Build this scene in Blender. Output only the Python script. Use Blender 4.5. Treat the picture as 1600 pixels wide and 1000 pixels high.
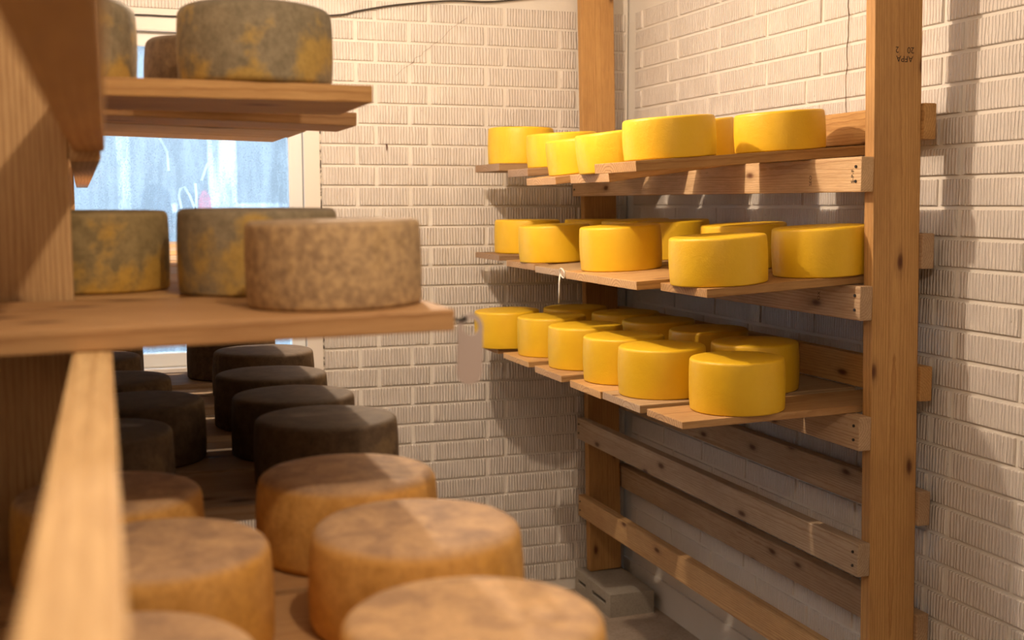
import bpy, bmesh, math, random
from mathutils import Matrix, Vector, Euler, noise

for o in list(bpy.data.objects):
    bpy.data.objects.remove(o, do_unlink=True)
scene = bpy.context.scene
COL = scene.collection
ZC = 1.635            # eye height above the floor; all z below are relative to the eye

# ------------------------------------------------------------------ camera
cam_d = bpy.data.cameras.new('camera')
cam = bpy.data.objects.new('camera', cam_d)
COL.objects.link(cam)
cam_d.sensor_fit = 'HORIZONTAL'
cam_d.sensor_width = 36.0
cam_d.lens = 1808.15 / 1600.0 * 36.0
cam_d.clip_start = 0.01
yaw, pit, rol = math.radians(19.3055), math.radians(-5.7773), math.radians(-0.1033)
r0 = Vector((math.cos(yaw), -math.sin(yaw), 0))
f0 = Vector((math.sin(yaw), math.cos(yaw), 0))
up = Vector((0, 0, 1))
f2 = f0 * math.cos(pit) + up * math.sin(pit)
u2 = -f0 * math.sin(pit) + up * math.cos(pit)
r3 = r0 * math.cos(rol) + u2 * math.sin(rol)
u3 = -r0 * math.sin(rol) + u2 * math.cos(rol)
cam.matrix_world = Matrix(((r3.x, u3.x, -f2.x, 0), (r3.y, u3.y, -f2.y, 0), (r3.z, u3.z, -f2.z, ZC), (0, 0, 0, 1)))
cam_d.dof.use_dof = True
cam_d.dof.focus_distance = 3.0
cam_d.dof.aperture_fstop = 4.2
scene.camera = cam

# ------------------------------------------------------------------ world, lamps, exposure
SKY = 6.6
LAMP_NEAR = (0.36, 0.55, 0.66)
LAMP_FAR = (0.63, 3.02, 0.86)
P_NEAR, P_FAR = 21.5, 60.0
LAMP_COL = (1.0, 0.765, 0.545)
w = bpy.data.worlds.new('world'); scene.world = w
w.use_nodes = True
bg = w.node_tree.nodes['Background']
bg.inputs['Color'].default_value = (0.60, 0.80, 1.0, 1)
bg.inputs['Strength'].default_value = SKY
vs = scene.view_settings
vs.view_transform = 'Standard'
vs.look = 'None'
vs.gamma = 1.0
vs.use_curve_mapping = False
vs.exposure = 0.30

# ------------------------------------------------------------------ helpers
def setp(o, label=None, cat=None, group=None, kind=None):
    if label: o['label'] = label
    if cat: o['category'] = cat
    if group: o['group'] = group
    if kind: o['kind'] = kind
    return o

def link(name, me, mat=None, parent=None, M=None, smooth=False):
    o = bpy.data.objects.new(name, me)
    COL.objects.link(o)
    if mat is not None and me is not None and not me.materials:
        me.materials.append(mat)
    if smooth and me is not None:
        for p in me.polygons: p.use_smooth = True
    if M is None: M = Matrix.Identity(4)
    if parent is not None:
        o.parent = parent
        pm = parent.matrix_basis if parent.parent is None else parent.parent.matrix_basis @ parent.matrix_basis
        o.matrix_basis = pm.inverted() @ (Matrix.Translation((0, 0, ZC)) @ M)
    else:
        o.matrix_basis = Matrix.Translation((0, 0, ZC)) @ M
    return o

def empty(name, loc):
    o = bpy.data.objects.new(name, None)
    COL.objects.link(o)
    o.empty_display_size = 0.1
    o.matrix_basis = Matrix.Translation((loc[0], loc[1], loc[2] + ZC))
    return o

def bm_box(bm, x0, x1, y0, y1, z0, z1):
    v = [bm.verts.new(p) for p in ((x0,y0,z0),(x1,y0,z0),(x1,y1,z0),(x0,y1,z0),(x0,y0,z1),(x1,y0,z1),(x1,y1,z1),(x0,y1,z1))]
    for f in ((0,3,2,1),(4,5,6,7),(0,1,5,4),(1,2,6,5),(2,3,7,6),(3,0,4,7)):
        bm.faces.new([v[i] for i in f])
    return v

def to_mesh(bm, name):
    me = bpy.data.meshes.new(name)
    bm.normal_update()
    bm.to_mesh(me); bm.free()
    return me

def box_mesh(name, lx, ly, lz, bevel=0.0, seg=1):
    bm = bmesh.new()
    bm_box(bm, -lx/2, lx/2, -ly/2, ly/2, -lz/2, lz/2)
    if bevel > 0:
        bmesh.ops.bevel(bm, geom=list(bm.edges), offset=bevel, segments=seg, profile=0.6, affect='EDGES')
    return to_mesh(bm, name)

def frame(ex, ey, ez, c):
    return Matrix(((ex[0], ey[0], ez[0], c[0]), (ex[1], ey[1], ez[1], c[1]), (ex[2], ey[2], ez[2], c[2]), (0, 0, 0, 1)))

def tube_mesh(name, pts, r, sides=8, closed=False):
    bm = bmesh.new()
    pts = [Vector(p) for p in pts]
    n = len(pts); rings = []
    ref = None
    for i, p in enumerate(pts):
        a = pts[i-1] if (i > 0 or closed) else p
        b = pts[(i+1) % n] if (i < n-1 or closed) else p
        t = (b - a).normalized()
        if ref is None:
            ref = t.orthogonal().normalized()
        ref = (ref - t * ref.dot(t)).normalized()
        bn = t.cross(ref)
        rr = r[i] if isinstance(r, (list, tuple)) else r
        rings.append([bm.verts.new(p + (ref*math.cos(2*math.pi*k/sides) + bn*math.sin(2*math.pi*k/sides))*rr) for k in range(sides)])
    m = n if closed else n-1
    for i in range(m):
        A, B = rings[i], rings[(i+1) % n]
        for k in range(sides):
            bm.faces.new((A[k], A[(k+1) % sides], B[(k+1) % sides], B[k]))
    if not closed:
        bm.faces.new(rings[0][::-1]); bm.faces.new(rings[-1])
    bmesh.ops.recalc_face_normals(bm, faces=bm.faces)
    return to_mesh(bm, name)

def lathe_mesh(name, prof, seg=48, wob=0.0, seed=0):
    """prof: list of (r, z); closed at both poles"""
    bm = bmesh.new()
    rings = []
    for r, z in prof:
        if r < 1e-6:
            rings.append([bm.verts.new((0, 0, z))])
        else:
            ring = []
            for k in range(seg):
                a = 2*math.pi*k/seg
                rr = r
                dz = 0
                if wob:
                    nv = Vector((math.cos(a)*1.3 + seed*7.1, math.sin(a)*1.3 - seed*3.3, z*9))
                    rr = r*(1 + wob*noise.noise(nv))
                    dz = wob*0.25*noise.noise(nv*1.7 + Vector((9, 2, 4)))*r*(1 if z > 0.02 else 0)
                ring.append(bm.verts.new((rr*math.cos(a), rr*math.sin(a), z + dz)))
            rings.append(ring)
    for A, B in zip(rings, rings[1:]):
        for k in range(seg):
            k2 = (k+1) % seg
            if len(A) == 1 and len(B) == 1: continue
            if len(A) == 1: bm.faces.new((A[0], B[k2], B[k]))
            elif len(B) == 1: bm.faces.new((A[k], A[k2], B[0]))
            else: bm.faces.new((A[k], A[k2], B[k2], B[k]))
    bmesh.ops.recalc_face_normals(bm, faces=bm.faces)
    return to_mesh(bm, name)

# ------------------------------------------------------------------ materials
class NT:
    def __init__(s, name):
        s.m = bpy.data.materials.new(name); s.m.use_nodes = True
        s.t = s.m.node_tree; s.t.nodes.clear()
        s.out = s.n('ShaderNodeOutputMaterial')
    def n(s, t, **kw):
        nd = s.t.nodes.new(t)
        for k, v in kw.items():
            if k.startswith('i_'): nd.inputs[k[2:].replace('_', ' ')].default_value = v
            else: setattr(nd, k, v)
        return nd
    def l(s, a, b): s.t.links.new(a, b)
    def math(s, op, a, b=None, c=None, clamp=False):
        nd = s.n('ShaderNodeMath', operation=op, use_clamp=clamp)
        for i, v in enumerate((a, b, c)):
            if v is None: continue
            if isinstance(v, (int, float)): nd.inputs[i].default_value = v
            else: s.l(v, nd.inputs[i])
        return nd.outputs[0]
    def ramp(s, fac, stops, interp='LINEAR'):
        nd = s.n('ShaderNodeValToRGB'); nd.color_ramp.interpolation = interp
        e = nd.color_ramp.elements
        while len(e) < len(stops): e.new(0.5)
        for el, (p, c) in zip(e, stops):
            el.position = p; el.color = (c[0], c[1], c[2], 1) if not isinstance(c, (int, float)) else (c, c, c, 1)
        s.l(fac, nd.inputs[0]); return nd.outputs[0]
    def mix(s, fac, a, b, mode='MIX'):
        nd = s.n('ShaderNodeMix', data_type='RGBA', blend_type=mode)
        for idx, v in ((0, fac), (6, a), (7, b)):
            if isinstance(v, (int, float)): nd.inputs[idx].default_value = v
            elif isinstance(v, tuple): nd.inputs[idx].default_value = (v[0], v[1], v[2], 1)
            else: s.l(v, nd.inputs[idx])
        return nd.outputs[2]
    def coords(s, scale=(1, 1, 1), rnd=50.0):
        tc = s.n('ShaderNodeTexCoord'); oi = s.n('ShaderNodeObjectInfo')
        mp = s.n('ShaderNodeMapping'); s.l(tc.outputs['Object'], mp.inputs['Vector'])
        mp.inputs['Scale'].default_value = scale
        if rnd:
            c = s.n('ShaderNodeCombineXYZ')
            s.l(s.math('MULTIPLY', oi.outputs['Random'], rnd), c.inputs[0])
            s.l(s.math('MULTIPLY', oi.outputs['Random'], rnd*0.71), c.inputs[1])
            s.l(s.math('MULTIPLY', oi.outputs['Random'], rnd*0.37), c.inputs[2])
            s.l(c.outputs[0], mp.inputs['Location'])
        return mp.outputs[0], tc, oi
    def noise(s, vec, scale, detail=4, rough=0.55, dist=0.0):
        nd = s.n('ShaderNodeTexNoise'); s.l(vec, nd.inputs['Vector'])
        nd.inputs['Scale'].default_value = scale; nd.inputs['Detail'].default_value = detail
        nd.inputs['Roughness'].default_value = rough; nd.inputs['Distortion'].default_value = dist
        return nd.outputs['Fac']
    def bump(s, h, strength=0.5, dist=0.002, prev=None):
        b = s.n('ShaderNodeBump'); b.inputs['Strength'].default_value = strength; b.inputs['Distance'].default_value = dist
        s.l(h, b.inputs['Height'])
        if prev is not None: s.l(prev, b.inputs['Normal'])
        return b.outputs[0]
    def bsdf(s, col, rough=0.6, normal=None, **kw):
        p = s.n('ShaderNodeBsdfPrincipled')
        if isinstance(col, tuple): p.inputs['Base Color'].default_value = (col[0], col[1], col[2], 1)
        else: s.l(col, p.inputs['Base Color'])
        if isinstance(rough, (int, float)): p.inputs['Roughness'].default_value = rough
        else: s.l(rough, p.inputs['Roughness'])
        if normal is not None: s.l(normal, p.inputs['Normal'])
        for k, v in kw.items(): p.inputs[k.replace('_', ' ')].default_value = v
        s.l(p.outputs[0], s.out.inputs[0]); return p

def mat_wood(name='pine_wood', mult=None, ring_scale=48.0, ring_mix=0.75):
    """pine; local X runs along the grain, rings are centred off the board; tint from the object's colour"""
    t = NT(name)
    v, tc, oi = t.coords((0.07, 1, 1), 3.0)
    off = t.n('ShaderNodeVectorMath', operation='ADD'); t.l(v, off.inputs[0])
    # shift the pith away from the board and add a slow wander along the length
    wob = t.n('ShaderNodeTexNoise'); t.l(v, wob.inputs['Vector']); wob.inputs['Scale'].default_value = 9.0; wob.inputs['Detail'].default_value = 2
    sub = t.n('ShaderNodeVectorMath', operation='SUBTRACT'); t.l(wob.outputs['Color'], sub.inputs[0]); sub.inputs[1].default_value = (0.5, 0.5, 0.5)
    sc = t.n('ShaderNodeVectorMath', operation='SCALE'); t.l(sub.outputs[0], sc.inputs[0]); sc.inputs['Scale'].default_value = 0.035
    raw = t.n('ShaderNodeVectorMath', operation='ADD'); t.l(tc.outputs['Object'], raw.inputs[0]); t.l(sc.outputs[0], raw.inputs[1])
    pith = t.n('ShaderNodeCombineXYZ')
    t.l(t.math('MULTIPLY_ADD', oi.outputs['Random'], 0.10, -0.05), pith.inputs[1])
    pith.inputs[2].default_value = 0.045
    ring_v = t.n('ShaderNodeVectorMath', operation='ADD'); t.l(raw.outputs[0], ring_v.inputs[0]); t.l(pith.outputs[0], ring_v.inputs[1])
    wv = t.n('ShaderNodeTexWave', wave_type='RINGS', rings_direction='X', wave_profile='SAW')
    t.l(ring_v.outputs[0], wv.inputs['Vector'])
    wv.inputs['Scale'].default_value = ring_scale; wv.inputs['Distortion'].default_value = 1.2
    wv.inputs['Detail'].default_value = 2; wv.inputs['Detail Scale'].default_value = 0.6
    fine = t.noise(v, 190.0, 4, 0.7)
    fib = t.noise(t.coords((0.03, 1, 1), 3.0)[0], 520.0, 2, 0.6)
    blot = t.noise(t.coords((0.35, 1, 1), 9.0)[0], 7.0, 4, 0.6)
    ringf = t.ramp(wv.outputs['Fac'], [(0.0, 0.0), (0.62, 0.18), (0.93, 1.0), (1.0, 0.15)])
    ring_amt = t.math('MULTIPLY', t.math('MULTIPLY', ringf, ring_mix), t.ramp(blot, [(0.25, 0.35), (0.7, 1.0)]))
    tint = oi.outputs['Color'] if mult is None else t.mix(1.0, oi.outputs['Color'], mult, 'MULTIPLY')
    base = t.mix(ring_amt, tint, t.mix(1.0, tint, (0.58, 0.42, 0.28), 'MULTIPLY'))
    base = t.mix(t.ramp(fine, [(0.42, 0.0), (0.72, 0.42)]), base, t.mix(1.0, base, (0.52, 0.4, 0.3), 'MULTIPLY'))
    base = t.mix(t.ramp(blot, [(0.36, 0.5), (0.58, 0.0)]), base, t.mix(1.0, base, (0.66, 0.57, 0.5), 'MULTIPLY'))
    # knots
    kv = t.coords((0.42, 1, 1), 5.0)[0]
    vo = t.n('ShaderNodeTexVoronoi', feature='F1', voronoi_dimensions='2D'); t.l(kv, vo.inputs['Vector']); vo.inputs['Scale'].default_value = 8.5
    kr = t.math('ADD', vo.outputs['Distance'], t.math('MULTIPLY', t.noise(kv, 45.0, 2), 0.05))
    pick = t.n('ShaderNodeSeparateColor'); t.l(vo.outputs['Color'], pick.inputs[0])
    on = t.math('GREATER_THAN', pick.outputs[0], 0.45)
    kn = t.math('MULTIPLY', t.ramp(kr, [(0.055, 1.0), (0.085, 0.75), (0.12, 0.25), (0.2, 0.0)]), on)
    nz = t.n('ShaderNodeSeparateXYZ'); t.l(tc.outputs['Normal'], nz.inputs[0])
    kn = t.math('MULTIPLY', kn, t.math('GREATER_THAN', t.math('ABSOLUTE', nz.outputs[2]), 0.6))
    base = t.mix(kn, base, t.mix(1.0, base, (0.22, 0.12, 0.07), 'MULTIPLY'))
    h = t.math('ADD', t.math('MULTIPLY', fib, 0.7), t.math('MULTIPLY', ringf, 0.35))
    t.bsdf(base, 0.66, t.bump(h, 0.7, 0.0016))
    return t.m

def mat_paint_brick():
    t = NT('cream_painted_brick')
    v, tc, oi = t.coords((1, 1, 1), 20.0)
    sx = t.n('ShaderNodeMapping'); t.l(v, sx.inputs['Vector']); sx.inputs['Scale'].default_value = (1, 0.15, 0.30)
    wv = t.n('ShaderNodeTexWave', wave_type='BANDS', bands_direction='X', wave_profile='SIN')
    t.l(sx.outputs[0], wv.inputs['Vector']); wv.inputs['Scale'].default_value = 27.0
    wv.inputs['Distortion'].default_value = 2.6; wv.inputs['Detail'].default_value = 2.0; wv.inputs['Detail Scale'].default_value = 2.2
    amt = t.ramp(t.noise(v, 9.0, 3), [(0.30, 0.45), (0.52, 1.0)])
    rib = t.math('MULTIPLY', t.ramp(wv.outputs['Fac'], [(0.12, 0.0), (0.55, 0.85), (1.0, 1.0)]), amt)
    fine = t.noise(v, 160.0, 3, 0.6)
    h = t.math('ADD', rib, t.math('MULTIPLY', fine, 0.22))
    pits = t.ramp(t.noise(v, 75.0, 2), [(0.72, 0.0), (0.78, 1.0)])
    col = t.mix(t.ramp(t.noise(v, 5.0, 3), [(0.3, 0.0), (0.75, 1.0)]), (0.80, 0.75, 0.70), (0.745, 0.69, 0.64))
    col = t.mix(t.math('MULTIPLY', pits, 0.45), col, (0.34, 0.27, 0.20))
    t.bsdf(col, 0.55, t.bump(h, 0.95, 0.006))
    return t.m

def mat_paint_plain():
    t = NT('cream_wall_paint')
    v, tc, oi = t.coords((1, 1, 1), 0)
    col = t.mix(t.ramp(t.noise(v, 4.0, 4), [(0.3, 0.0), (0.75, 1.0)]), (0.79, 0.755, 0.70), (0.71, 0.67, 0.61))
    t.bsdf(col, 0.6, t.bump(t.noise(v, 120.0, 4, 0.65), 0.35, 0.002))
    return t.m

def mat_simple(name, col, rough=0.5, bump_scale=None, bump=0.2, var=0.0, **kw):
    t = NT(name)
    v, tc, oi = t.coords((1, 1, 1), 10)
    c = col
    if var:
        c = t.mix(t.ramp(t.noise(v, 14.0, 5), [(0.3, 0.0), (0.7, 1.0)]), col, tuple(x*(1-var) for x in col))
    n = t.bump(t.noise(v, bump_scale, 4, 0.6), bump, 0.002) if bump_scale else None
    t.bsdf(c, rough, n, **kw)
    return t.m

def mat_concrete(name, a, b, scale=6.0):
    t = NT(name)
    v, tc, oi = t.coords((1, 1, 1), 4)
    n1 = t.noise(v, scale, 6, 0.65); n2 = t.noise(v, scale*16, 4, 0.7)
    col = t.mix(t.ramp(n1, [(0.32, 0.0), (0.68, 1.0)]), a, b)
    col = t.mix(t.ramp(n2, [(0.45, 0.0), (0.75, 0.5)]), col, tuple(x*0.45 for x in a))
    t.bsdf(col, 0.8, t.bump(n2, 0.5, 0.003))
    return t.m

def mat_yellow():
    t = NT('yellow_wax_rind')
    v, tc, oi = t.coords((1, 1, 1), 12)
    n1 = t.noise(v, 9.0, 4); n2 = t.noise(v, 260.0, 3, 0.7); n3 = t.noise(v, 70, 3)
    col = t.mix(t.ramp(n1, [(0.3, 0.0), (0.7, 1.0)]), (0.83, 0.525, 0.014), (0.79, 0.47, 0.010))
    col = t.mix(t.math('MULTIPLY', oi.outputs['Random'], 0.35), col, (0.80, 0.49, 0.02))
    h = t.math('ADD', t.math('MULTIPLY', n2, 0.6), t.math('MULTIPLY', n3, 0.8))
    t.bsdf(col, t.ramp(n3, [(0.3, 0.42), (0.7, 0.56)]), t.bump(h, 0.42, 0.0018), Specular_IOR_Level=0.5, Coat_Weight=0.14, Coat_Roughness=0.45)
    return t.m

def mat_rind(name, side_a, side_b, patch, top_a, top_b, patch_low=0.0, patch_amt=0.5, H=0.11, n_scale=52.0):
    t = NT(name)
    v, tc, oi = t.coords((1, 1, 1), 14)
    n1 = t.noise(v, n_scale, 5, 0.65); n2 = t.noise(v, 13.0, 4, 0.6); n3 = t.noise(v, 150.0, 4, 0.7)
    nb = t.noise(v, 22.0, 5, 0.6, 0.6)
    side = t.mix(t.ramp(n1, [(0.36, 0.0), (0.62, 1.0)]), side_a, side_b)
    sep = t.n('ShaderNodeSeparateXYZ'); t.l(tc.outputs['Object'], sep.inputs[0])
    low = t.math('SUBTRACT', 1.0, t.math('DIVIDE', sep.outputs[2], H))
    pf = t.math('ADD', n2, t.math('MULTIPLY', low, patch_low))
    side = t.mix(t.math('MULTIPLY', t.ramp(pf, [(0.59, 0.0), (0.71, 1.0)]), patch_amt), side, patch)
    top = t.mix(t.ramp(nb, [(0.35, 0.0), (0.65, 1.0)]), top_a, top_b)
    ns = t.n('ShaderNodeSeparateXYZ'); t.l(tc.outputs['Normal'], ns.inputs[0])
    col = t.mix(t.ramp(ns.outputs[2], [(0.35, 0.0), (0.85, 1.0)]), side, top)
    col = t.mix(t.ramp(n3, [(0.45, 0.0), (0.8, 0.45)]), col, t.mix(1.0, col, (0.5, 0.45, 0.4), 'MULTIPLY'))
    col = t.mix(1.0, col, oi.outputs['Color'], 'MULTIPLY')
    h = t.math('ADD', t.math('MULTIPLY', n3, 0.5), n1)
    t.bsdf(col, 0.7, t.bump(h, 0.45, 0.002), Specular_IOR_Level=0.3)
    return t.m

def mat_pane():
    """wet glass: clear, with a film of condensation and droplets that scatter the daylight"""
    t = NT('wet_glass')
    v, tc, oi = t.coords((1, 1, 1), 0)
    tr = t.n('ShaderNodeBsdfTransparent'); tr.inputs[0].default_value = (0.96, 0.98, 1, 1)
    tl = t.n('ShaderNodeBsdfTranslucent'); tl.inputs[0].default_value = (0.27, 0.28, 0.285, 1)
    gl = t.n('ShaderNodeBsdfGlossy'); gl.inputs['Roughness'].default_value = 0.08
    st = t.n('ShaderNodeMapping'); t.l(v, st.inputs['Vector']); st.inputs['Scale'].default_value = (1, 1, 0.18)
    streak = t.noise(st.outputs[0], 26.0, 4, 0.6)
    vo = t.n('ShaderNodeTexVoronoi', feature='F1'); t.l(v, vo.inputs['Vector']); vo.inputs['Scale'].default_value = 120.0
    drop = t.ramp(vo.outputs['Distance'], [(0.22, 1.0), (0.34, 0.0)])
    fog = t.math('ADD', t.ramp(streak, [(0.35, 0.30), (0.65, 0.62)]), t.math('MULTIPLY', drop, 0.35), clamp=True)
    m1 = t.n('ShaderNodeMixShader'); t.l(fog, m1.inputs[0]); t.l(tr.outputs[0], m1.inputs[1]); t.l(tl.outputs[0], m1.inputs[2])
    m2 = t.n('ShaderNodeMixShader'); m2.inputs[0].default_value = 0.05; t.l(m1.outputs[0], m2.inputs[1]); t.l(gl.outputs[0], m2.inputs[2])
    t.l(m2.outputs[0], t.out.inputs[0])
    return t.m

WOOD = mat_wood(); WOOD_END = mat_wood('pine_end_grain', (1.28, 1.36, 1.65), 30.0, 1.0); BRICK = mat_paint_brick(); PAINT = mat_paint_plain()
YELLOW = mat_yellow()
RIND_MOTTLED = mat_rind('mottled_brown_rind', (0.31, 0.21, 0.12), (0.56, 0.39, 0.205), (0.56, 0.36, 0.12), (0.30, 0.215, 0.135), (0.40, 0.29, 0.18), 0.0, 0.25, n_scale=88.0)
RIND_OCHRE = mat_rind('grey_brown_rind_with_ochre', (0.225, 0.185, 0.115), (0.335, 0.275, 0.175), (0.60, 0.37, 0.05), (0.17, 0.14, 0.10), (0.26, 0.21, 0.145), 0.19, 0.62)
RIND_DARK = mat_rind('dark_brown_rind', (0.085, 0.056, 0.034), (0.14, 0.094, 0.055), (0.24, 0.16, 0.075), (0.115, 0.088, 0.066), (0.17, 0.13, 0.096), 0.05, 0.5)
RIND_ORANGE = mat_rind('orange_brown_rind', (0.58, 0.305, 0.075), (0.72, 0.40, 0.115), (0.68, 0.34, 0.035), (0.36, 0.23, 0.145), (0.62, 0.40, 0.22), 0.1, 0.4)
CONC_FLOOR = mat_concrete('floor_concrete', (0.42, 0.34, 0.27), (0.30, 0.235, 0.18))
CONC_BLOCK = mat_concrete('block_concrete', (0.40, 0.36, 0.30), (0.33, 0.295, 0.245), 9.0)
VINYL = mat_simple('white_window_vinyl', (0.82, 0.82, 0.80), 0.35)
TRIMP = mat_simple('cream_trim_paint', (0.78, 0.72, 0.66), 0.5, 90, 0.1)
GREYP = mat_simple('grey_paint', (0.66, 0.66, 0.67), 0.7, 100, 0.2, 0.1)
METAL = mat_simple('dark_steel', (0.06, 0.055, 0.05), 0.45, Metallic=0.8)
RUST = mat_simple('rusty_iron', (0.10, 0.035, 0.012), 0.8, 200, 0.3)
CABLE = mat_simple('dark_cable', (0.035, 0.028, 0.022), 0.5)
STRING = mat_simple('white_string', (0.85, 0.82, 0.74), 0.8)
TAG = mat_simple('grey_plastic', (0.49, 0.415, 0.39), 0.5, 60, 0.05)
PORC = mat_simple('white_porcelain', (0.82, 0.80, 0.76), 0.3)
INK = mat_simple('stamp_ink', (0.035, 0.022, 0.015), 0.8)
PANE = mat_pane()
WATER = NT('wiped_wet_glass'); _w = WATER.n('ShaderNodeBsdfTranslucent'); _w.inputs[0].default_value = (0.85, 0.85, 0.85, 1); WATER.l(_w.outputs[0], WATER.out.inputs[0]); WATER = WATER.m
SNOW = mat_simple('snow', (0.55, 0.57, 0.6), 0.8, 8, 0.4)
EXTW = mat_simple('pale_blue_cladding', (0.21, 0.215, 0.215), 0.6, var=0.1)
EXTWHITE = mat_simple('white_cladding', (0.62, 0.62, 0.62), 0.5)
EXTDARK = mat_simple('dark_plastic', (0.05, 0.065, 0.085), 0.5)
EXTRED = mat_simple('red_plastic', (0.55, 0.05, 0.09), 0.5)
EXTBLUE = mat_simple('blue_plastic', (0.05, 0.17, 0.42), 0.5)
BULB = NT('lit_bulb'); _e = BULB.n('ShaderNodeEmission'); _e.inputs[0].default_value = (1, 0.75, 0.45, 1); _e.inputs[1].default_value = 8
BULB.l(_e.outputs[0], BULB.out.inputs[0]); BULB = BULB.m

# wood tints (object colours)
PINE = (0.64, 0.42, 0.20, 1); PINE_LIGHT = (0.72, 0.51, 0.29, 1); PINE_ORANGE = (0.60, 0.35, 0.125, 1)
WEATHER = (0.50, 0.385, 0.265, 1); WEATHER2 = (0.56, 0.40, 0.25, 1); RED_BROWN = (0.51, 0.30, 0.13, 1); PLANK = (0.58, 0.35, 0.135, 1)

def lumber(name, L, W, T, ex, ey, c, tint, parent=None, bevel=0.003, mat=None, pale_ends=False):
    ex = Vector(ex).normalized(); ey = Vector(ey); ey = (ey - ex*ey.dot(ex)).normalized(); ez = ex.cross(ey)
    o = link(name, box_mesh(name, L, W, T, bevel, 2), mat or WOOD, parent, frame(ex, ey, ez, c))
    o.color = tint
    if pale_ends:
        o.data.materials.append(WOOD_END)
        for p in o.data.polygons:
            if abs(p.normal.x) > 0.9: p.material_index = 1
    return o

# ------------------------------------------------------------------ structure
XW, YB, XL, YF, ZF, ZT = 2.06, 4.425, -0.36, -1.7, -1.635, 1.05
TH = 0.15
def slab(name, boxes, mat, **kw):
    bm = bmesh.new()
    for b in boxes: bm_box(bm, *b)
    return setp(link(name, to_mesh(bm, name), mat), kind='structure')

slab('floor', [(XL-TH, XW+TH, YF-TH, YB+TH, ZF-0.1, ZF)], CONC_FLOOR)
slab('ceiling', [(XL-TH, XW+TH, YF-TH, YB+TH, ZT, ZT+0.1)], GREYP)
slab('wall_left', [(XL-TH, XL, YF-TH, YB+TH, ZF, ZT)], GREYP)
slab('wall_front', [(XL, XW, YF-TH, YF, ZF, ZT)], GREYP)
WX0, WX1, WZ0, WZ1 = -0.30, 0.715, -0.605, 0.616      # window opening
JD = 0.0065                                             # mortar is this far behind the brick faces
wall_back = slab('wall_back', [(XL, WX0, YB+JD, YB+TH, ZF, ZT), (WX1, XW, YB+JD, YB+TH, ZF, ZT),
                               (WX0, WX1, YB+JD, YB+TH, ZF, WZ0), (WX0, WX1, YB+JD, YB+TH, WZ1, ZT)], PAINT)
wall_right = slab('wall_right', [(XW+JD, XW+TH, YF-TH, YB+TH, ZF, ZT)], PAINT)

# bricks: 4:1 courses, quarter bond
CH, BL, GAP, VGAP = 0.0786, 0.3115, 0.0105, 0.016
_brick_cache = {}
def brick_mesh(L, h):
    key = (round(L, 3), round(h, 3))
    if key not in _brick_cache:
        bm = bmesh.new()
        d = 0.016
        # front face at local y = 0 looking to -y, back at +d (sunk in the wall)
        b = 0.0022
        x, z = L/2, h/2
        v0 = [bm.verts.new(p) for p in ((-x, d, -z), (x, d, -z), (x, d, z), (-x, d, z))]
        v1 = [bm.verts.new(p) for p in ((-x, b, -z), (x, b, -z), (x, b, z), (-x, b, z))]
        v2 = [bm.verts.new(p) for p in ((-x+b, 0, -z+b), (x-b, 0, -z+b), (x-b, 0, z-b), (-x+b, 0, z-b))]
        bm.faces.new(v2)
        for A, B in ((v0, v1), (v1, v2)):
            for k in range(4):
                bm.faces.new((A[k], A[(k+1) % 4], B[(k+1) % 4], B[k]))
        bmesh.ops.recalc_face_normals(bm, faces=bm.faces)
        _brick_cache[key] = to_mesh(bm, 'brick')
        _brick_cache[key].materials.append(BRICK)
    return _brick_cache[key]

rb = random.Random(4)
def brick_rows(lo, hi, joints_even, joints_odd, zlo, zhi, seam=None, holes=()):
    out = []
    n0 = math.floor((0.2217 - zhi)/CH); n1 = math.ceil((0.2217 - zlo)/CH)
    for n in range(n0, n1):
        zt = 0.2217 - n*CH; zb = zt - CH
        if zb < zlo - 1e-6 or zt > zhi + 1e-6: continue
        js = joints_even if n % 2 == 0 else joints_odd
        cuts = sorted(set([lo, hi] + [j for j in js if lo + 0.03 < j < hi - 0.03]))
        for a, b in zip(cuts, cuts[1:]):
            segs = [(a, b)]
            for (h0, h1, hz0, hz1) in holes:
                ns = []
                for (s0, s1) in segs:
                    if zb < hz1 and zt > hz0 and s0 < h1 and s1 > h0:
                        if s0 < h0: ns.append((s0, h0))
                        if s1 > h1: ns.append((h1, s1))
                    else: ns.append((s0, s1))
                segs = ns
            for (s0, s1) in segs:
                if s1 - s0 > 0.035: out.append((s0, s1, zb, zt))
    return out

def spread(j0, lo, hi):
    k0 = math.floor((lo - j0)/BL)
    return [j0 + BL*k for k in range(k0, k0 + 20) if lo < j0 + BL*k < hi]

SE = 1.0375   # seam of the cast wall: bricks to its left belong to another form
je = spread(1.131, SE, XW) + [0.922 - BL*k for k in range(6)]
jo = spread(1.210, SE, XW) + [0.998 - BL*k for k in range(6)]
back_rows = brick_rows(XL, XW - 0.006, je, jo, ZF + 0.02, 0.82, holes=[(WX0 - 0.06, WX1 + 0.062, WZ0 - 0.045, WZ1 + 0.05)])
for (s0, s1, zb, zt) in back_rows:
    me = brick_mesh(s1 - s0 - VGAP, CH - GAP)
    link('brick', me, BRICK, wall_back, Matrix.Translation(((s0+s1)/2, YB + rb.uniform(-0.001, 0.001), (zb+zt)/2)))
RS = 2.918
jre = spread(2.195, 1.0, YB) ; jro = spread(2.116, 1.0, YB)
right_rows = brick_rows(1.85, YB - 0.055, jre, jro, ZF + 0.14, 0.84)
Rz = Matrix.Rotation(-math.pi/2, 4, 'Z')      # local -y (face) -> world -x
for (s0, s1, zb, zt) in right_rows:
    me = brick_mesh(s1 - s0 - VGAP, CH - GAP)
    link('brick', me, BRICK, wall_right, Matrix.Translation((XW + rb.uniform(-0.001, 0.001), (s0+s1)/2, (zb+zt)/2)) @ Rz)
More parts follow.
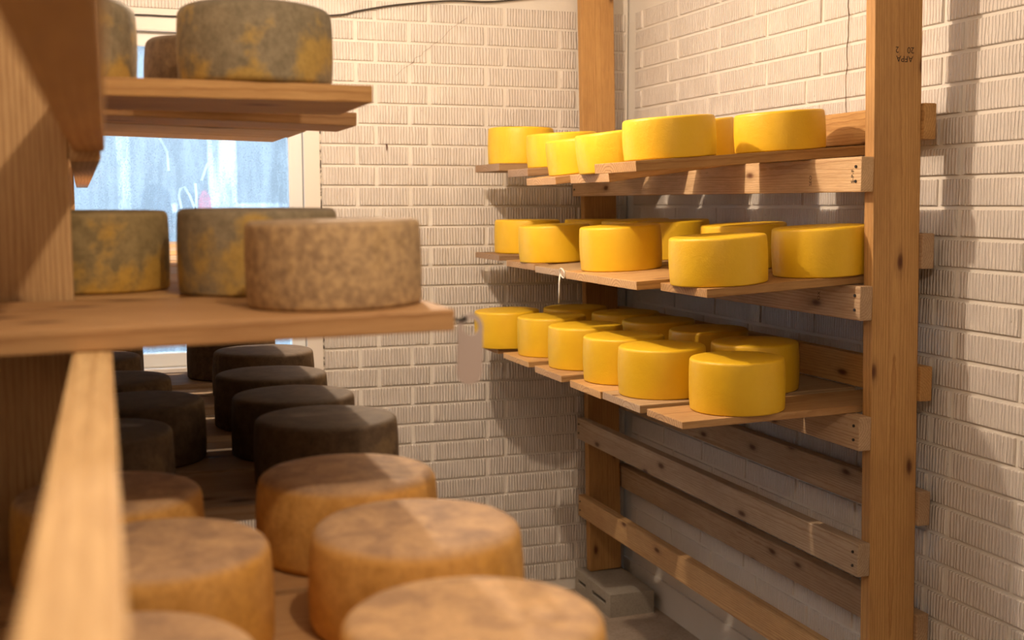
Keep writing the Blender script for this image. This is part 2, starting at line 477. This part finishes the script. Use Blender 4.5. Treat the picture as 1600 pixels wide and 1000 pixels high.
# the stretch of the right wall beside and behind the camera: same bricks, joined into one part
bmr = bmesh.new()
jn_e = spread(2.195, -1.7, 1.9); jn_o = spread(2.116, -1.7, 1.9)
for (s0, s1, zb, zt) in brick_rows(YF + 0.01, 1.85, jn_e, jn_o, ZF + 0.14, 0.84):
    tmp = brick_mesh(s1 - s0 - VGAP, CH - GAP).copy()
    tmp.transform(Matrix.Translation((XW, (s0+s1)/2, (zb+zt)/2)) @ Rz)
    bmr.from_mesh(tmp); bpy.data.meshes.remove(tmp)
setp(link('brickwork', to_mesh(bmr, 'brickwork'), BRICK, wall_right), kind='stuff')
slab('trim_1', [(XW - 0.004, XW + JD + 0.001, YF, YB, ZF, ZF + 0.125)], PAINT)
assert len(back_rows) < 300 and len(right_rows) < 300, (len(back_rows), len(right_rows))

# window in the back wall
win = empty('window_1', ((WX0+WX1)/2, YB, WZ0)); setp(win, kind='structure')
def wpart(name, boxes, mat, bevel=0.003):
    bm = bmesh.new()
    for b in boxes: bm_box(bm, *b)
    if bevel: bmesh.ops.bevel(bm, geom=list(bm.edges), offset=bevel, segments=2, affect='EDGES')
    return link(name, to_mesh(bm, name), mat, win)
y0 = YB - 0.012
wpart('casing', [(WX1, WX1+0.061, y0, YB+0.02, WZ0-0.041, WZ1+0.047)], TRIMP)
wpart('casing', [(WX0-0.061, WX0, y0, YB+0.02, WZ0-0.041, WZ1+0.047)], TRIMP)
wpart('casing', [(WX0, WX1, y0, YB+0.02, WZ1, WZ1+0.047)], TRIMP)
wpart('sill', [(WX0, WX1, y0-0.01, YB+0.02, WZ0-0.041, WZ0)], TRIMP)
yf = YB + 0.03
wpart('sash', [(WX1-0.05, WX1, yf, yf+0.06, WZ0, WZ1)], VINYL)
wpart('sash', [(WX0, WX0+0.05, yf, yf+0.06, WZ0, WZ1)], VINYL)
wpart('sash', [(WX0+0.05, WX1-0.05, yf, yf+0.06, WZ0, WZ0+0.05)], VINYL)
wpart('sash', [(WX0+0.05, WX1-0.05, yf, yf+0.06, WZ1-0.05, WZ1)], VINYL)
pane = wpart('pane', [(WX0+0.045, WX1-0.045, yf+0.030, yf+0.034, WZ0+0.045, WZ1-0.045)], PANE, 0)
yp = yf + 0.0275
for pts in ([(0.270, -0.02), (0.262, 0.03), (0.268, 0.055), (0.282, 0.062), (0.300, 0.03), (0.322, -0.03)],
            [(0.322, -0.03), (0.325, 0.03), (0.322, 0.075)],
            [(0.345, 0.085), (0.365, 0.14), (0.385, 0.17), (0.400, 0.165), (0.392, 0.12), (0.396, 0.05)],
            [(0.20, 0.24), (0.225, 0.19), (0.228, 0.12)]):
    bm = bmesh.new(); rows = []
    for i, (x, z) in enumerate(pts):
        a = Vector(pts[max(i-1, 0)]); b = Vector(pts[min(i+1, len(pts)-1)])
        n = Vector((-(b-a).y, (b-a).x)).normalized()*0.0045
        rows.append((bm.verts.new((x + n.x, yp, z + n.y)), bm.verts.new((x - n.x, yp, z - n.y))))
    for A, B in zip(rows, rows[1:]): bm.faces.new((A[0], A[1], B[1], B[0]))
    link('water_streak', to_mesh(bm, 'water_streak'), WATER, win)

def mat_caulk():
    t = NT('mildewed_caulk')
    v, tc, oi = t.coords((1, 1, 1), 0)
    f = t.noise(v, 60.0, 5, 0.7)
    t.bsdf(t.mix(t.ramp(f, [(0.47, 0.0), (0.55, 1.0)]), (0.70, 0.64, 0.56), (0.06, 0.045, 0.03)), 0.8, t.bump(f, 0.6, 0.004))
    return t.m
wpart('caulk_bead', [(WX1+0.061, WX1+0.068, YB-0.004, YB+0.02, WZ0-0.041, WZ1+0.047)], mat_caulk(), 0.002)

# vertical crack in the right wall and a slanting one in the back wall
def crack(parent, pts, r):
    link('crack', tube_mesh('crack', pts, r, 5), CRACK, parent)
CRACK = mat_simple('crack_dirt', (0.16, 0.105, 0.06), 0.9)
rc = random.Random(11)
crack(wall_right, [(XW - 0.0002, RS + rc.uniform(-0.004, 0.004), 0.82 - 0.62*k/22) for k in range(23)], [0.0011 + 0.0007*rc.random() for k in range(23)])
crack(wall_back, [(1.075 + 0.0042*k*4 + rc.uniform(-0.006, 0.006), YB - 0.0002, 0.49 + 0.0135*k + rc.uniform(-0.005, 0.005)) for k in range(18)], [0.0005 + 0.0012*rc.random()*(k % 4 == 0) for k in range(18)])

# ------------------------------------------------------------------ outside the window
setp(slab('snowy_ground', [(-6, 8, YB+TH+0.02, 16, -1.9, -1.75)], SNOW), kind='structure')
def thing_boxes(name, boxes, mat, label, cat, bevel=0.0, group=None):
    bm = bmesh.new()
    for b in boxes: bm_box(bm, *b)
    if bevel: bmesh.ops.bevel(bm, geom=list(bm.edges), offset=bevel, segments=2, affect='EDGES')
    return setp(link(name, to_mesh(bm, name), mat), label, cat, group)
shed = empty('outbuilding', (1.5, 9.6, -1.75)); setp(shed, 'pale blue outbuilding seen through the wet window', 'building')
def bpart(name, b, mat):
    bm = bmesh.new(); bm_box(bm, *b); return link(name, to_mesh(bm, name), mat, shed)
bpart('wall', (-2.5, 5.5, 9.5, 9.8, -1.75, 2.6), EXTW)
bpart('corner_board', (0.78, 1.0, 9.46, 9.5, -1.75, 2.6), EXTWHITE)
bpart('base_board', (0.3, 5.5, 9.44, 9.5, -0.07, 0.0), EXTWHITE)
thing_boxes('porch_post', [(0.085, 0.165, 7.95, 8.03, -1.75, 2.6)], EXTWHITE, 'bright white upright post outside the window', 'post', 0.01)
def bin_thing(name, x, y, r, h, z0, mat, label, cat):
    pr = [(0, 0), (r*0.85, 0), (r*0.9, 0.02), (r, h*0.8), (r*1.08, h*0.81), (r*1.08, h*0.88), (r*0.9, h*0.97), (r*0.25, h), (0.0, h)]
    return setp(link(name, lathe_mesh(name, pr, 20), mat, None, Matrix.Translation((x, y, z0)), True), label, cat)
bin_thing('refuse_bin', 0.33, 8.2, 0.10, 1.88, -1.75, EXTDARK, 'tall dark bin outside the window, next to the bright white post', 'bin')
bin_thing('refuse_bin', 0.55, 8.3, 0.08, 1.84, -1.75, EXTDARK, 'narrower dark bin outside the window, beside the small red drum', 'bin')
bin_thing('drum', 0.645, 8.15, 0.045, 1.84, -1.75, EXTRED, 'small red drum outside the wet window', 'drum')
bin_thing('drum', 0.20, 8.6, 0.09, 1.70, -1.75, EXTBLUE, 'blue drum low outside the window, left of the dark bin', 'drum')

# ------------------------------------------------------------------ right rack: leaning posts, front and rear rails
def sh(z): return 0.023*(0.2 - z)
rack = empty('wooden_rack', (1.92, 3.43, ZF))
setp(rack, 'pine rack of posts and paired rails against the right wall', 'rack')
leanv = Vector((-0.023, 0, 1)).normalized()
def post(parent, xr, y, z0, z1, tint, lean=leanv, W=0.143, T=0.039):
    """xr = room-side edge at z = 0.2"""
    zc = (z0+z1)/2
    xc = xr + W/2 + (0.2 - zc)*(-lean.x/lean.z)
    return lumber('post', z1 - z0, W, T, lean, (1, 0, 0), (xc, y + T/2, zc), tint, parent, 0.004)
pn = post(rack, 1.836, 2.48, ZF, ZT, PINE_ORANGE)
pf = post(rack, 1.830, 4.350, -1.539, ZT, PINE_ORANGE)
R_TOP = [0.115, -0.213, -0.552, -0.888, -1.215]
R_BOT = [0.160, -0.172, -0.520, -0.855, -1.190]
ftint = [PINE_LIGHT, WEATHER2, WEATHER2, WEATHER, PINE]
FR = []
for k, zt in enumerate(R_TOP):
    xc = 1.836 - 0.019 + sh(zt - 0.045)
    fr = lumber('front_rail', 4.392 - 2.479, 0.089, 0.038, (0, 1, 0), (0, 0, 1), (xc - 0.0005, (4.392+2.479)/2, zt - 0.0445), ftint[k], rack, 0.004); FR.append(fr)
for k, zb in enumerate(R_BOT):
    xc = 1.836 + 0.143 + 0.019 + sh(zb + 0.045)
    lumber('rear_rail', 4.392 - 2.470, 0.092, 0.038, (0, 1, 0), (0, 0, 1), (xc + 0.0005, (4.392+2.470)/2, zb + 0.046), (PINE_ORANGE, WEATHER2, PINE_ORANGE, WEATHER2, WEATHER2)[k], rack, 0.004)
# nail heads at the rail ends
nail_me = tube_mesh('nail', [(0, 0, 0), (-0.003, 0, 0)], 0.004, 8); nail_me.materials.append(METAL)
for k, zt in enumerate(R_TOP):
    for dz in (0.025, 0.062):
        for y in (2.50, 4.37):
            link('nail', nail_me, METAL, FR[k], Matrix.Translation((1.836 - 0.0385 + sh(zt - 0.045), y, zt - dz)))
# printed grade stamps
def stamp(body, size, M, parent):
    cu = bpy.data.curves.new('grade_stamp', 'FONT'); cu.body = body; cu.size = size; cu.align_x = 'CENTER'; cu.align_y = 'CENTER'
    tmp = bpy.data.objects.new('tmp', cu); COL.objects.link(tmp)
    dg = bpy.context.evaluated_depsgraph_get()
    me = bpy.data.meshes.new_from_object(tmp.evaluated_get(dg))
    bpy.data.objects.remove(tmp, do_unlink=True)
    me.materials.clear(); me.materials.append(INK)
    return link('grade_stamp', me, INK, parent, M)
# on the near post (upside down), facing the camera (-y)
stamp('AFPA\n20    2', 0.022, frame((-1, 0, 0), (0, 0, -1), (0, -1, 0), (1.921, 2.4795, 0.372)), pn)
# on the room-side face of the top rail, reading upwards
stamp('SEO', 0.016, frame((0, 0, 1), (0, 1, 0), (-1, 0, 0), (1.7975 + 0.0022, 2.700, 0.058)), FR[0])
stamp('S-P-F', 0.017, frame((0, 0, 1), (0, 1, 0), (-1, 0, 0), (1.7975 + 0.0022, 2.513, 0.066)), FR[0])
stamp('OX', 0.016, frame((0, 0, 1), (0, 1, 0), (-1, 0, 0), (1.7975 + 0.0105, 2.66, -0.25)), FR[1])

# ------------------------------------------------------------------ concrete block under the far post
def block():
    bm = bmesh.new()
    x0, x1, ya, yb, za, zb = 1.83, 2.022, 4.058, 4.418, ZF, -1.542
    slots = [(4.10, 4.24), (4.305, 4.39)]
    zs0, zs1 = -1.596, -1.578
    ys = sorted([ya, yb] + [v for s in slots for v in s]); zsn = [za, zs0, zs1, zb]
    def quad(*p): bm.faces.new([bm.verts.new(q) for q in p])
    for i in range(len(ys)-1):
        for j in range(3):
            c = (ys[i]+ys[i+1])/2
            hole = j == 1 and any(s[0] < c < s[1] for s in slots)
            a, b, d, e = ys[i], ys[i+1], zsn[j], zsn[j+1]
            if not hole: quad((x0, b, d), (x0, a, d), (x0, a, e), (x0, b, e))
            else:
                xi = x0 + 0.09
                quad((xi, b, d), (xi, a, d), (xi, a, e), (xi, b, e))
                quad((x0, a, d), (xi, a, d), (xi, b, d), (x0, b, d)); quad((x0, b, e), (xi, b, e), (xi, a, e), (x0, a, e))
                quad((x0, a, e), (xi, a, e), (xi, a, d), (x0, a, d)); quad((x0, b, d), (xi, b, d), (xi, b, e), (x0, b, e))
    quad((x1, ya, za), (x1, yb, za), (x1, yb, zb), (x1, ya, zb))
    quad((x0, ya, za), (x1, ya, za), (x1, ya, zb), (x0, ya, zb)); quad((x1, yb, za), (x0, yb, za), (x0, yb, zb), (x1, yb, zb))
    quad((x0, ya, zb), (x1, ya, zb), (x1, yb, zb), (x0, yb, zb)); quad((x0, yb, za), (x1, yb, za), (x1, ya, za), (x0, ya, za))
    bmesh.ops.remove_doubles(bm, verts=bm.verts, dist=1e-5)
    bmesh.ops.recalc_face_normals(bm, faces=bm.faces)
    return to_mesh(bm, 'concrete_block')
setp(link('concrete_block', block(), CONC_BLOCK), 'grey hollow concrete block on the floor under the far right post', 'block')

# ------------------------------------------------------------------ planks of the right rack
XR = 1.80
RT = {1: 0.115, 2: -0.213, 3: -0.552}
BD = {(1,1):(1.349,3.99,4.273,.115,.027),(1,2):(1.35,3.69,3.894,.089,.026),(1,3):(1.334,3.39,3.655,.056,.024),(1,4):(1.359,3.04,3.33,.058,.026),(1,5):(1.282,2.70,2.965,.078,.0275),
(2,1):(1.365,4.04,4.33,-.213,.021),(2,2):(1.38,3.71,4.0,-.231,.022),(2,3):(1.376,3.40,3.69,-.236,.022),(2,4):(1.355,3.11,3.36,-.237,.024),(2,5):(1.353,2.84,3.105,-.237,.024),(2,6):(1.40,2.535,2.79,-.236,.022),
(3,1):(1.366,4.06,4.25,-.562,.019),(3,2):(1.35,3.684,3.95,-.562,.020),(3,3):(1.334,3.341,3.58,-.562,.022),(3,4):(1.328,3.022,3.255,-.563,.022),(3,5):(1.332,2.769,3.017,-.562,.022),(3,6):(1.336,2.535,2.735,-.562,.019)}
LV = {1: 'top', 2: 'middle', 3: 'bottom'}
ORD = ['nearest', 'second', 'third', 'fourth', 'fifth', 'sixth']
NB = {1: 5, 2: 6, 3: 6}
DKB = (0.43, 0.245, 0.085, 1); MIDB = (0.52, 0.315, 0.135, 1); OLDB = (0.36, 0.23, 0.12, 1); GREYB = (0.49, 0.345, 0.19, 1)
PT = {1: [OLDB, OLDB, MIDB, MIDB, DKB], 2: [OLDB, MIDB, GREYB, PLANK, PLANK, DKB], 3: [MIDB, PLANK, MIDB, PLANK, GREYB, MIDB]}
def tiltk(l, i):
    Xe, _, _, Ze, T = BD[l, i]
    return math.atan2(RT[l] - Ze, XR - Xe)
def plank_top(l, i, X):
    Xe, _, _, Ze, T = BD[l, i]
    return Ze + (X - Xe)*math.tan(tiltk(l, i)) + T/math.cos(tiltk(l, i))
for (l, i), (Xe, Yn, Yf, Ze, T) in BD.items():
    t = tiltk(l, i)
    xe2 = 1.975 if math.degrees(t) > 4.5 or (l, i) in ((1, 1), (2, 1)) else 2.012
    L = (xe2 - Xe)/math.cos(t)
    ex = Vector((math.cos(t), 0, math.sin(t))); ez = Vector((-math.sin(t), 0, math.cos(t)))
    c = Vector((Xe, (Yn+Yf)/2, Ze + 0.0006)) + ex*(L/2) + ez*(T/2)
    k = NB[l] - i
    rank = 'nearest the camera' if k == 0 else ('next to the back wall' if i == 1 else ORD[k] + ' from the camera')
    o = lumber('shelf_plank', L, Yf - Yn, T, ex, (0, 1, 0), c, PT[l][i-1], None, 0.002, None, True)
    setp(o, 'pine plank of the %s right-hand shelf, %s' % (LV[l], rank), 'plank', 'planks of the right rack')

# ------------------------------------------------------------------ cheese wheels
def wheel_profile(D, H, edge, bulge, taper=0.0):
    R = D/2; p = [(0, 0), (R*0.5, 0)]
    def rad(z): 
        s = z/H
        return R*(1 + bulge*(4*s*(1-s)) - bulge - taper*(s))
    n = 4
    e = edge
    for k in range(n+1):
        a = math.pi/2*k/n
        p.append((rad(e) - e*0.6 + e*0.6*math.sin(a), e*0.6*(1 - math.cos(a))))
    for k in range(1, 6):
        z = e + (H - 2*e)*k/6
        p.append((rad(z), z))
    for k in range(n+1):
        a = math.pi/2*k/n
        p.append((rad(H-e) - e + e*math.cos(a), H - e + e*math.sin(a)))
    p += [(R*0.75, H + 0.0006), (R*0.45, H + 0.001), (0, H + 0.001)]
    return p
seed = [0]
def cheese(X, Y, Z, D, H, t, mat, label, group, edge=0.008, bulge=0.02, taper=0.0, wob=0.012, tint=(1, 1, 1, 1)):
    seed[0] += 1
    me = lathe_mesh('cheese_wheel', wheel_profile(D, H, edge, bulge, taper), 56, wob, seed[0])
    M = Matrix.Translation((X, Y, Z)) @ Matrix.Rotation(-t, 4, 'Y') @ Matrix.Rotation(seed[0]*1.7, 4, 'Z')
    o = link('cheese_wheel', me, mat, None, M, True)
    o.color = tint
    return setp(o, label, 'cheese', group)
DH = {1: (.25, .115), 2: (.255, .127), 3: (.25, .136)}
YC = [  # level, plank, column, X, Y, H override
 (1,1,'a',1.484,4.132,.135),(1,2,'a',1.518,3.792,None),(1,3,'a',1.488,3.511,.112),(1,4,'a',1.453,3.171,None),(1,5,'a',1.437,2.816,.108),(1,4,'b',1.708,3.171,None),(1,5,'b',1.777,2.816,.106),
 (2,1,'a',1.531,4.19,None),(2,2,'a',1.497,3.81,None),(2,4,'a',1.51,3.28,.134),(2,6,'a',1.500,2.655,.123),(2,1,'b',1.805,4.15,None),(2,2,'b',1.8414,3.87,None),(2,3,'b',1.845,3.58,None),(2,5,'b',1.785,3.01,None),(2,6,'b',1.800,2.642,None),
 (3,1,'a',1.4345,4.145,None),(3,2,'a',1.500,3.845,None),(3,3,'a',1.485,3.50,None),(3,4,'a',1.480,3.19,None),(3,5,'a',1.4735,2.92,None),(3,6,'a',1.549,2.6375,None),
 (3,1,'b',1.70,4.11,None),(3,2,'b',1.781,3.825,None),(3,3,'b',1.762,3.52,None),(3,4,'b',1.782,3.21,None),(3,5,'b',1.746,2.876,None)]
for (l, i, col, X, Y, Ho) in YC:
    D, H = DH[l]
    if Ho: H = Ho
    peers = sorted([q[4] for q in YC if q[0] == l and q[2] == col])
    k = peers.index(Y); n = len(peers)
    rank = 'nearest the camera' if k == 0 else ('farthest back' if k == n-1 else ORD[k] + ' from the camera')
    row = 'room-side row' if col == 'a' else 'wall-side row'
    cheese(X, Y, plank_top(l, i, X) + 0.0011, D, H, tiltk(l, i), YELLOW,
           'yellow cheese wheel, %s of %s right shelf, %s' % (row, LV[l], rank), 'yellow cheese wheels on the right rack', 0.008, 0.022)

# ------------------------------------------------------------------ left rack
lrack = empty('wooden_rack', (-0.11, 1.6, ZF))
setp(lrack, 'blurred pine rack of posts and rails at the left, near the camera', 'rack')
vert = Vector((0, 0, 1))
post(lrack, -0.041 - 0.143, 1.575, ZF, ZT, PINE, vert)
post(lrack, -0.041 - 0.143, -0.95, ZF, ZT, PINE, vert)
post(lrack, -0.095 - 0.143, 4.20, ZF, ZT, RED_BROWN, vert)
LA, LB, LC = 0.155, -0.147, -0.475
def rail_l(name, ya, yb, xa, xb, ztop, tint):
    d = Vector((xb - xa, yb - ya, 0))
    lumber(name, d.length, 0.089, 0.038, d, (0, 0, 1), ((xa+xb)/2, (ya+yb)/2, ztop - 0.0445), tint, lrack, 0.004)
for zt in (LA, LB, LC, -0.82, -1.16):
    rail_l('front_rail', -0.96, 1.574, -0.0165, -0.0165, zt, (0.80, 0.56, 0.27, 1) if zt in (LB,) else PINE_ORANGE)
for zt in (0.143, LB, LC, -0.82, -1.16):
    rail_l('front_rail', 1.5755, 4.245, -0.021, -0.070, zt, PINE)
for zb in (0.18, -0.12, -0.448, -0.79, -1.13):
    rail_l('rear_rail', -0.96, 1.5745, -0.2045, -0.2045, zb + 0.089, PINE)
    rail_l('rear_rail', 1.5755, 4.245, -0.2045, -0.2565, zb + 0.089, PINE)

def lplank(Xe, Yn, Yf, zb, T, tint, label, k=0.0, x0=-0.222):
    t = math.radians(k)
    ex = Vector((math.cos(t), 0, math.sin(t))); ez = Vector((-math.sin(t), 0, math.cos(t)))
    L = (Xe - x0)/math.cos(t)
    # pivot on the front rail at x = -0.017
    c = Vector((-0.017, (Yn+Yf)/2, zb + 0.0008)) + ex*((Xe + x0)/2 + 0.017) + ez*(T/2)
    o = lumber('shelf_plank', L, Yf - Yn, T, ex, (0, 1, 0), c, tint, None, 0.0025)
    return setp(o, label, 'plank', 'planks of the left rack')
TB = 0.024
lplank(0.359, 1.213, 1.44, LB, TB, RED_BROWN, 'brown plank of the middle left shelf, nearest, its edge facing the camera', 1.0, -0.18)
lplank(0.36, 1.452, 1.568, LB, TB, RED_BROWN, 'narrow plank of the middle left shelf, second from the camera')
lplank(0.375, 1.622, 1.86, LB, TB, PLANK, 'wide plank of the middle left shelf, third from the camera')
for k, (a, b) in enumerate([(1.872, 2.10), (2.115, 2.35), (2.37, 2.60), (2.62, 2.86), (2.88, 3.12), (3.14, 3.38), (3.40, 3.64), (3.66, 3.90)]):  # unseen; lengthened, and all but the first put in, to shade the lower shelf
    lplank(0.42, a, b, LB, TB, PLANK if k % 2 == 0 else WEATHER, 'unseen plank of the middle left shelf, lengthened for shade, %s from the camera' % ('fourth', 'fifth', 'sixth', 'seventh', 'eighth', 'ninth', 'tenth', 'eleventh')[k])
lplank(0.370, 1.660, 1.905, 0.143, 0.025, PINE_ORANGE, 'orange plank of the top left shelf, nearest the camera')
lplank(0.421, 2.02, 2.195, 0.143, 0.024, RED_BROWN, 'plank of the top left shelf, second from the camera', -1.3)
lplank(0.366, 2.22, 2.44, 0.143, 0.024, WEATHER, 'plank of the top left shelf, third from the camera', -1.3)
lplank(0.36, 2.455, 2.63, 0.143, 0.024, WEATHER, 'plank of the top left shelf, farthest from the camera', -1.3)
crow = [(0.785, 1.02), (1.075, 1.315), (1.335, 1.566), (1.735, 1.965), (1.985, 2.225), (2.29, 2.52), (2.65, 2.885), (2.97, 3.20)]
for k, (a, b) in enumerate(crow):
    rank = 'nearest the camera' if k == 0 else ('nearest the window' if k == len(crow)-1 else (ORD + ['seventh'])[k] + ' from the camera')
    lplank(0.405, a, b, LC, TB, RED_BROWN if k < 3 else WEATHER, 'plank of the lower left shelf, ' + rank, 0, -0.18)

GL = 'natural rind cheese wheels on the left rack'
ZB_, ZA_, ZC_ = LB + TB + 0.0013, 0.143 + 0.0263, LC + TB + 0.0013
cheese(0.2517, 1.343, ZB_ + 0.005, 0.2043, 0.098, math.radians(1.0), RIND_MOTTLED, 'mottled tan cheese wheel at the plank end of the middle left shelf', GL, 0.008, 0.02)
cheese(0.199, 1.634, ZB_, 0.2185, 0.115, 0, RIND_OCHRE, 'grey brown cheese wheel behind the mottled tan one, middle left shelf', GL, 0.009, 0.02)
cheese(-0.022, 1.757, ZB_, 0.220, 0.112, 0, RIND_OCHRE, 'ochre patched cheese wheel beside the post on the middle left shelf', GL, 0.009, 0.02, tint=(1.2, 1.1, 0.8, 1))
cheese(0.252, 1.985, ZB_, 0.22, 0.108, 0, RIND_DARK, 'dark cheese wheel farthest back on the middle left shelf', GL, 0.009, 0.02)
cheese(0.2177, 1.7594, ZA_, 0.225, 0.1135, 0, RIND_OCHRE, 'large grey brown cheese wheel at the plank end of the top left shelf', GL, 0.016, 0.03)
cheese(-0.059, 1.80, ZA_, 0.225, 0.115, 0, RIND_OCHRE, 'grey cheese wheel beside the left post on the top left shelf', GL, 0.016, 0.03)
cheese(0.1828, 2.1014, ZA_ - 0.005, 0.225, 0.113, math.radians(-1.3), RIND_DARK, 'dark cheese wheel partly hidden on the top left shelf', GL, 0.014, 0.03, tint=(1.6, 1.5, 1.3, 1))
CL = [('A1', .2801, .898, .230), ('A2', .3055, 1.184, .235), ('A3', .2838, 1.4525, .2345), ('A4', .328, 1.850, .235), ('A5', .3125, 2.095, .226), ('A6', .3097, 2.3757, .2295), ('A7', .3425, 2.757, .238), ('A8', .3013, 3.085, .23),
      ('B1', -.0066, .9008, .23), ('B2', .0403, 1.195, .23), ('B3', -.0081, 1.4485, .228), ('B4', -.0233, 1.8491, .23), ('B5', .0442, 2.115, .23), ('B6', .0029, 2.4052, .23), ('B7', -.0442, 2.768, .23), ('B8', -.0323, 3.09, .23)]
for nm, X, Y, D in CL:
    k = int(nm[1]) - 1
    rowt = 'room-side row' if nm[0] == 'A' else 'inner row'
    if k < 3:
        r = ('nearest the camera', 'second from the camera', 'third from the camera')[k]
        cheese(X, Y, ZC_, D, 0.108, 0, RIND_ORANGE, 'orange cheese wheel, %s of lower left shelf, %s' % (rowt, r), GL, 0.016, 0.035, 0.02, 0.02,
               (1.12, 1.12, 1.05, 1) if nm == 'A1' else (1, 1, 1, 1))
    else:
        r = ('first of the dark ones', 'second of the dark ones', 'third of the dark ones', 'second from the window', 'nearest the window')[k-3]
        cheese(X, Y, ZC_, D, 0.106, 0, RIND_DARK, 'dark cheese wheel, %s of lower left shelf, %s' % (rowt, r), GL, 0.010, 0.015, 0.02, 0.015)

# ------------------------------------------------------------------ small things
# grey tag hanging from a nail in the end of the nearest middle-left plank
def tag_mesh():
    bm = bmesh.new()
    N = 40; outer = []; inner = []
    th = 0.0028
    hole_c, hole_r = 0.0, 0.0090
    for k in range(N):
        a = 2*math.pi*k/N
        c, s_ = math.cos(a), math.sin(a)
        # rounded long drop: narrow at the top, wider below
        if s_ >= 0: ox, oz = 0.0140*c, 0.0155*s_
        else:
            ox, oz = 0.0147*c, -0.050 + 0.0155*s_
        outer.append((ox, oz)); inner.append((hole_r*c, hole_r*s_))
    layers = []
    for y in (-th/2, th/2):
        layers.append(([bm.verts.new((x, y, z)) for x, z in outer], [bm.verts.new((x, y, z)) for x, z in inner]))
    for k in range(N):
        k2 = (k+1) % N
        for (O, I), fl in ((layers[0], False), (layers[1], True)):
            q = [O[k], O[k2], I[k2], I[k]]
            bm.faces.new(q if not fl else q[::-1])
        bm.faces.new((layers[0][0][k], layers[1][0][k], layers[1][0][k2], layers[0][0][k2]))
        bm.faces.new((layers[0][1][k2], layers[1][1][k2], layers[1][1][k], layers[0][1][k]))
    bmesh.ops.recalc_face_normals(bm, faces=bm.faces)
    return to_mesh(bm, 'hanging_tag')
tagc = Vector((0.3835, 1.236, -0.1385))
setp(link('hanging_tag', tag_mesh(), TAG, None, Matrix.Translation(tagc) @ Matrix.Rotation(-0.12, 4, 'Z') @ Matrix.Rotation(0.03, 4, 'Y')), 'grey plastic tag with a round hole hanging at the left plank end', 'tag')
setp(link('nail', tube_mesh('nail', [(0.354, 1.238, -0.1290), (0.372, 1.236, -0.1300), (0.3785, 1.235, -0.1285)], [0.0022, 0.0022, 0.0042], 8), METAL), 'dark nail in the plank end holding the grey tag', 'nail')

# white string looped on the end of the middle right shelf
st = empty('string_loop', (1.37, 3.41, -0.32)); setp(st, 'white string loop hanging from a plank end of the middle right shelf', 'string')
ring = [(1.362 - 0.004*math.sin(a), 3.405 + 0.020*math.cos(a), -0.222 + 0.015*math.sin(a)) for a in [2*math.pi*k/20 for k in range(20)]]
link('loop', tube_mesh('loop', ring, 0.0022, 6, True), STRING, st, None, True)
link('cord', tube_mesh('cord', [(1.358, 3.415, -0.226), (1.357, 3.418, -0.25), (1.358, 3.421, -0.28), (1.359, 3.428, -0.318)], [0.0022, 0.003, 0.0026, 0.002], 6), STRING, st, None, True)

# cable along the top of the back wall
cp = [(-0.30, .655), (-0.11, .658), (0.141, .668), (0.266, .669), (0.55, .680), (0.841, .702), (0.932, .723), (1.081, .753), (1.284, .779), (1.441, .784), (1.547, .797), (1.682, .82), (1.80, .86)]
def catmull(P, n=6):
    out = []
    for i in range(len(P)-1):
        p0 = P[max(i-1, 0)]; p1 = P[i]; p2 = P[i+1]; p3 = P[min(i+2, len(P)-1)]
        for k in range(n):
            t = k/n
            out.append(tuple(0.5*((2*b) + (-a + c)*t + (2*a - 5*b + 4*c - d)*t*t + (-a + 3*b - 3*c + d)*t**3) for a, b, c, d in zip(p0, p1, p2, p3)))
    out.append(P[-1]); return out
setp(link('wall_cable', tube_mesh('wall_cable', [(x, YB - 0.016, z) for x, z in catmull(cp)], 0.0036, 8), CABLE, None, None, True), 'thin dark cable strung along the top of the back wall', 'cable')
setp(link('wall_anchor', tube_mesh('wall_anchor', [(1.0375, YB + 0.004, 0.226), (1.0375, YB - 0.004, 0.222), (1.037, YB - 0.005, 0.203)], [0.003, 0.0035, 0.002], 8), RUST), 'small rusty hook in the back wall beside the window', 'hook')

# ceiling lamps (bare bulbs), out of frame above
def lamp(loc, power, label):
    x, y, z = loc
    e = empty('ceiling_lamp', (x, y, ZT)); setp(e, label, 'lamp', 'bare ceiling bulbs')
    link('socket', lathe_mesh('socket', [(0, 0), (0.025, 0), (0.035, 0.03), (0.055, 0.05), (0.055, 0.06), (0, 0.06)], 24), PORC, e, Matrix.Translation((x, y, ZT - 0.06)), True)
    link('bulb', lathe_mesh('bulb', [(0, 0), (0.016, 0.004), (0.026, 0.015), (0.029, 0.03), (0.024, 0.045), (0.014, 0.062), (0.013, 0.075), (0, 0.075)], 24), BULB, e, Matrix.Translation((x, y, ZT - 0.135)), True)
    ld = bpy.data.lights.new('bulb_light', 'POINT'); ld.energy = power; ld.color = LAMP_COL; ld.shadow_soft_size = 0.022
    lo = bpy.data.objects.new('bulb_light', ld); COL.objects.link(lo)
    lo.parent = e; lo.matrix_basis = Matrix.Translation((0, 0, z - ZT))
lamp(LAMP_NEAR, P_NEAR, 'bare warm ceiling bulb above the camera end of the aisle')
lamp(LAMP_FAR, P_FAR, 'bare warm ceiling bulb above the aisle near the back wall')
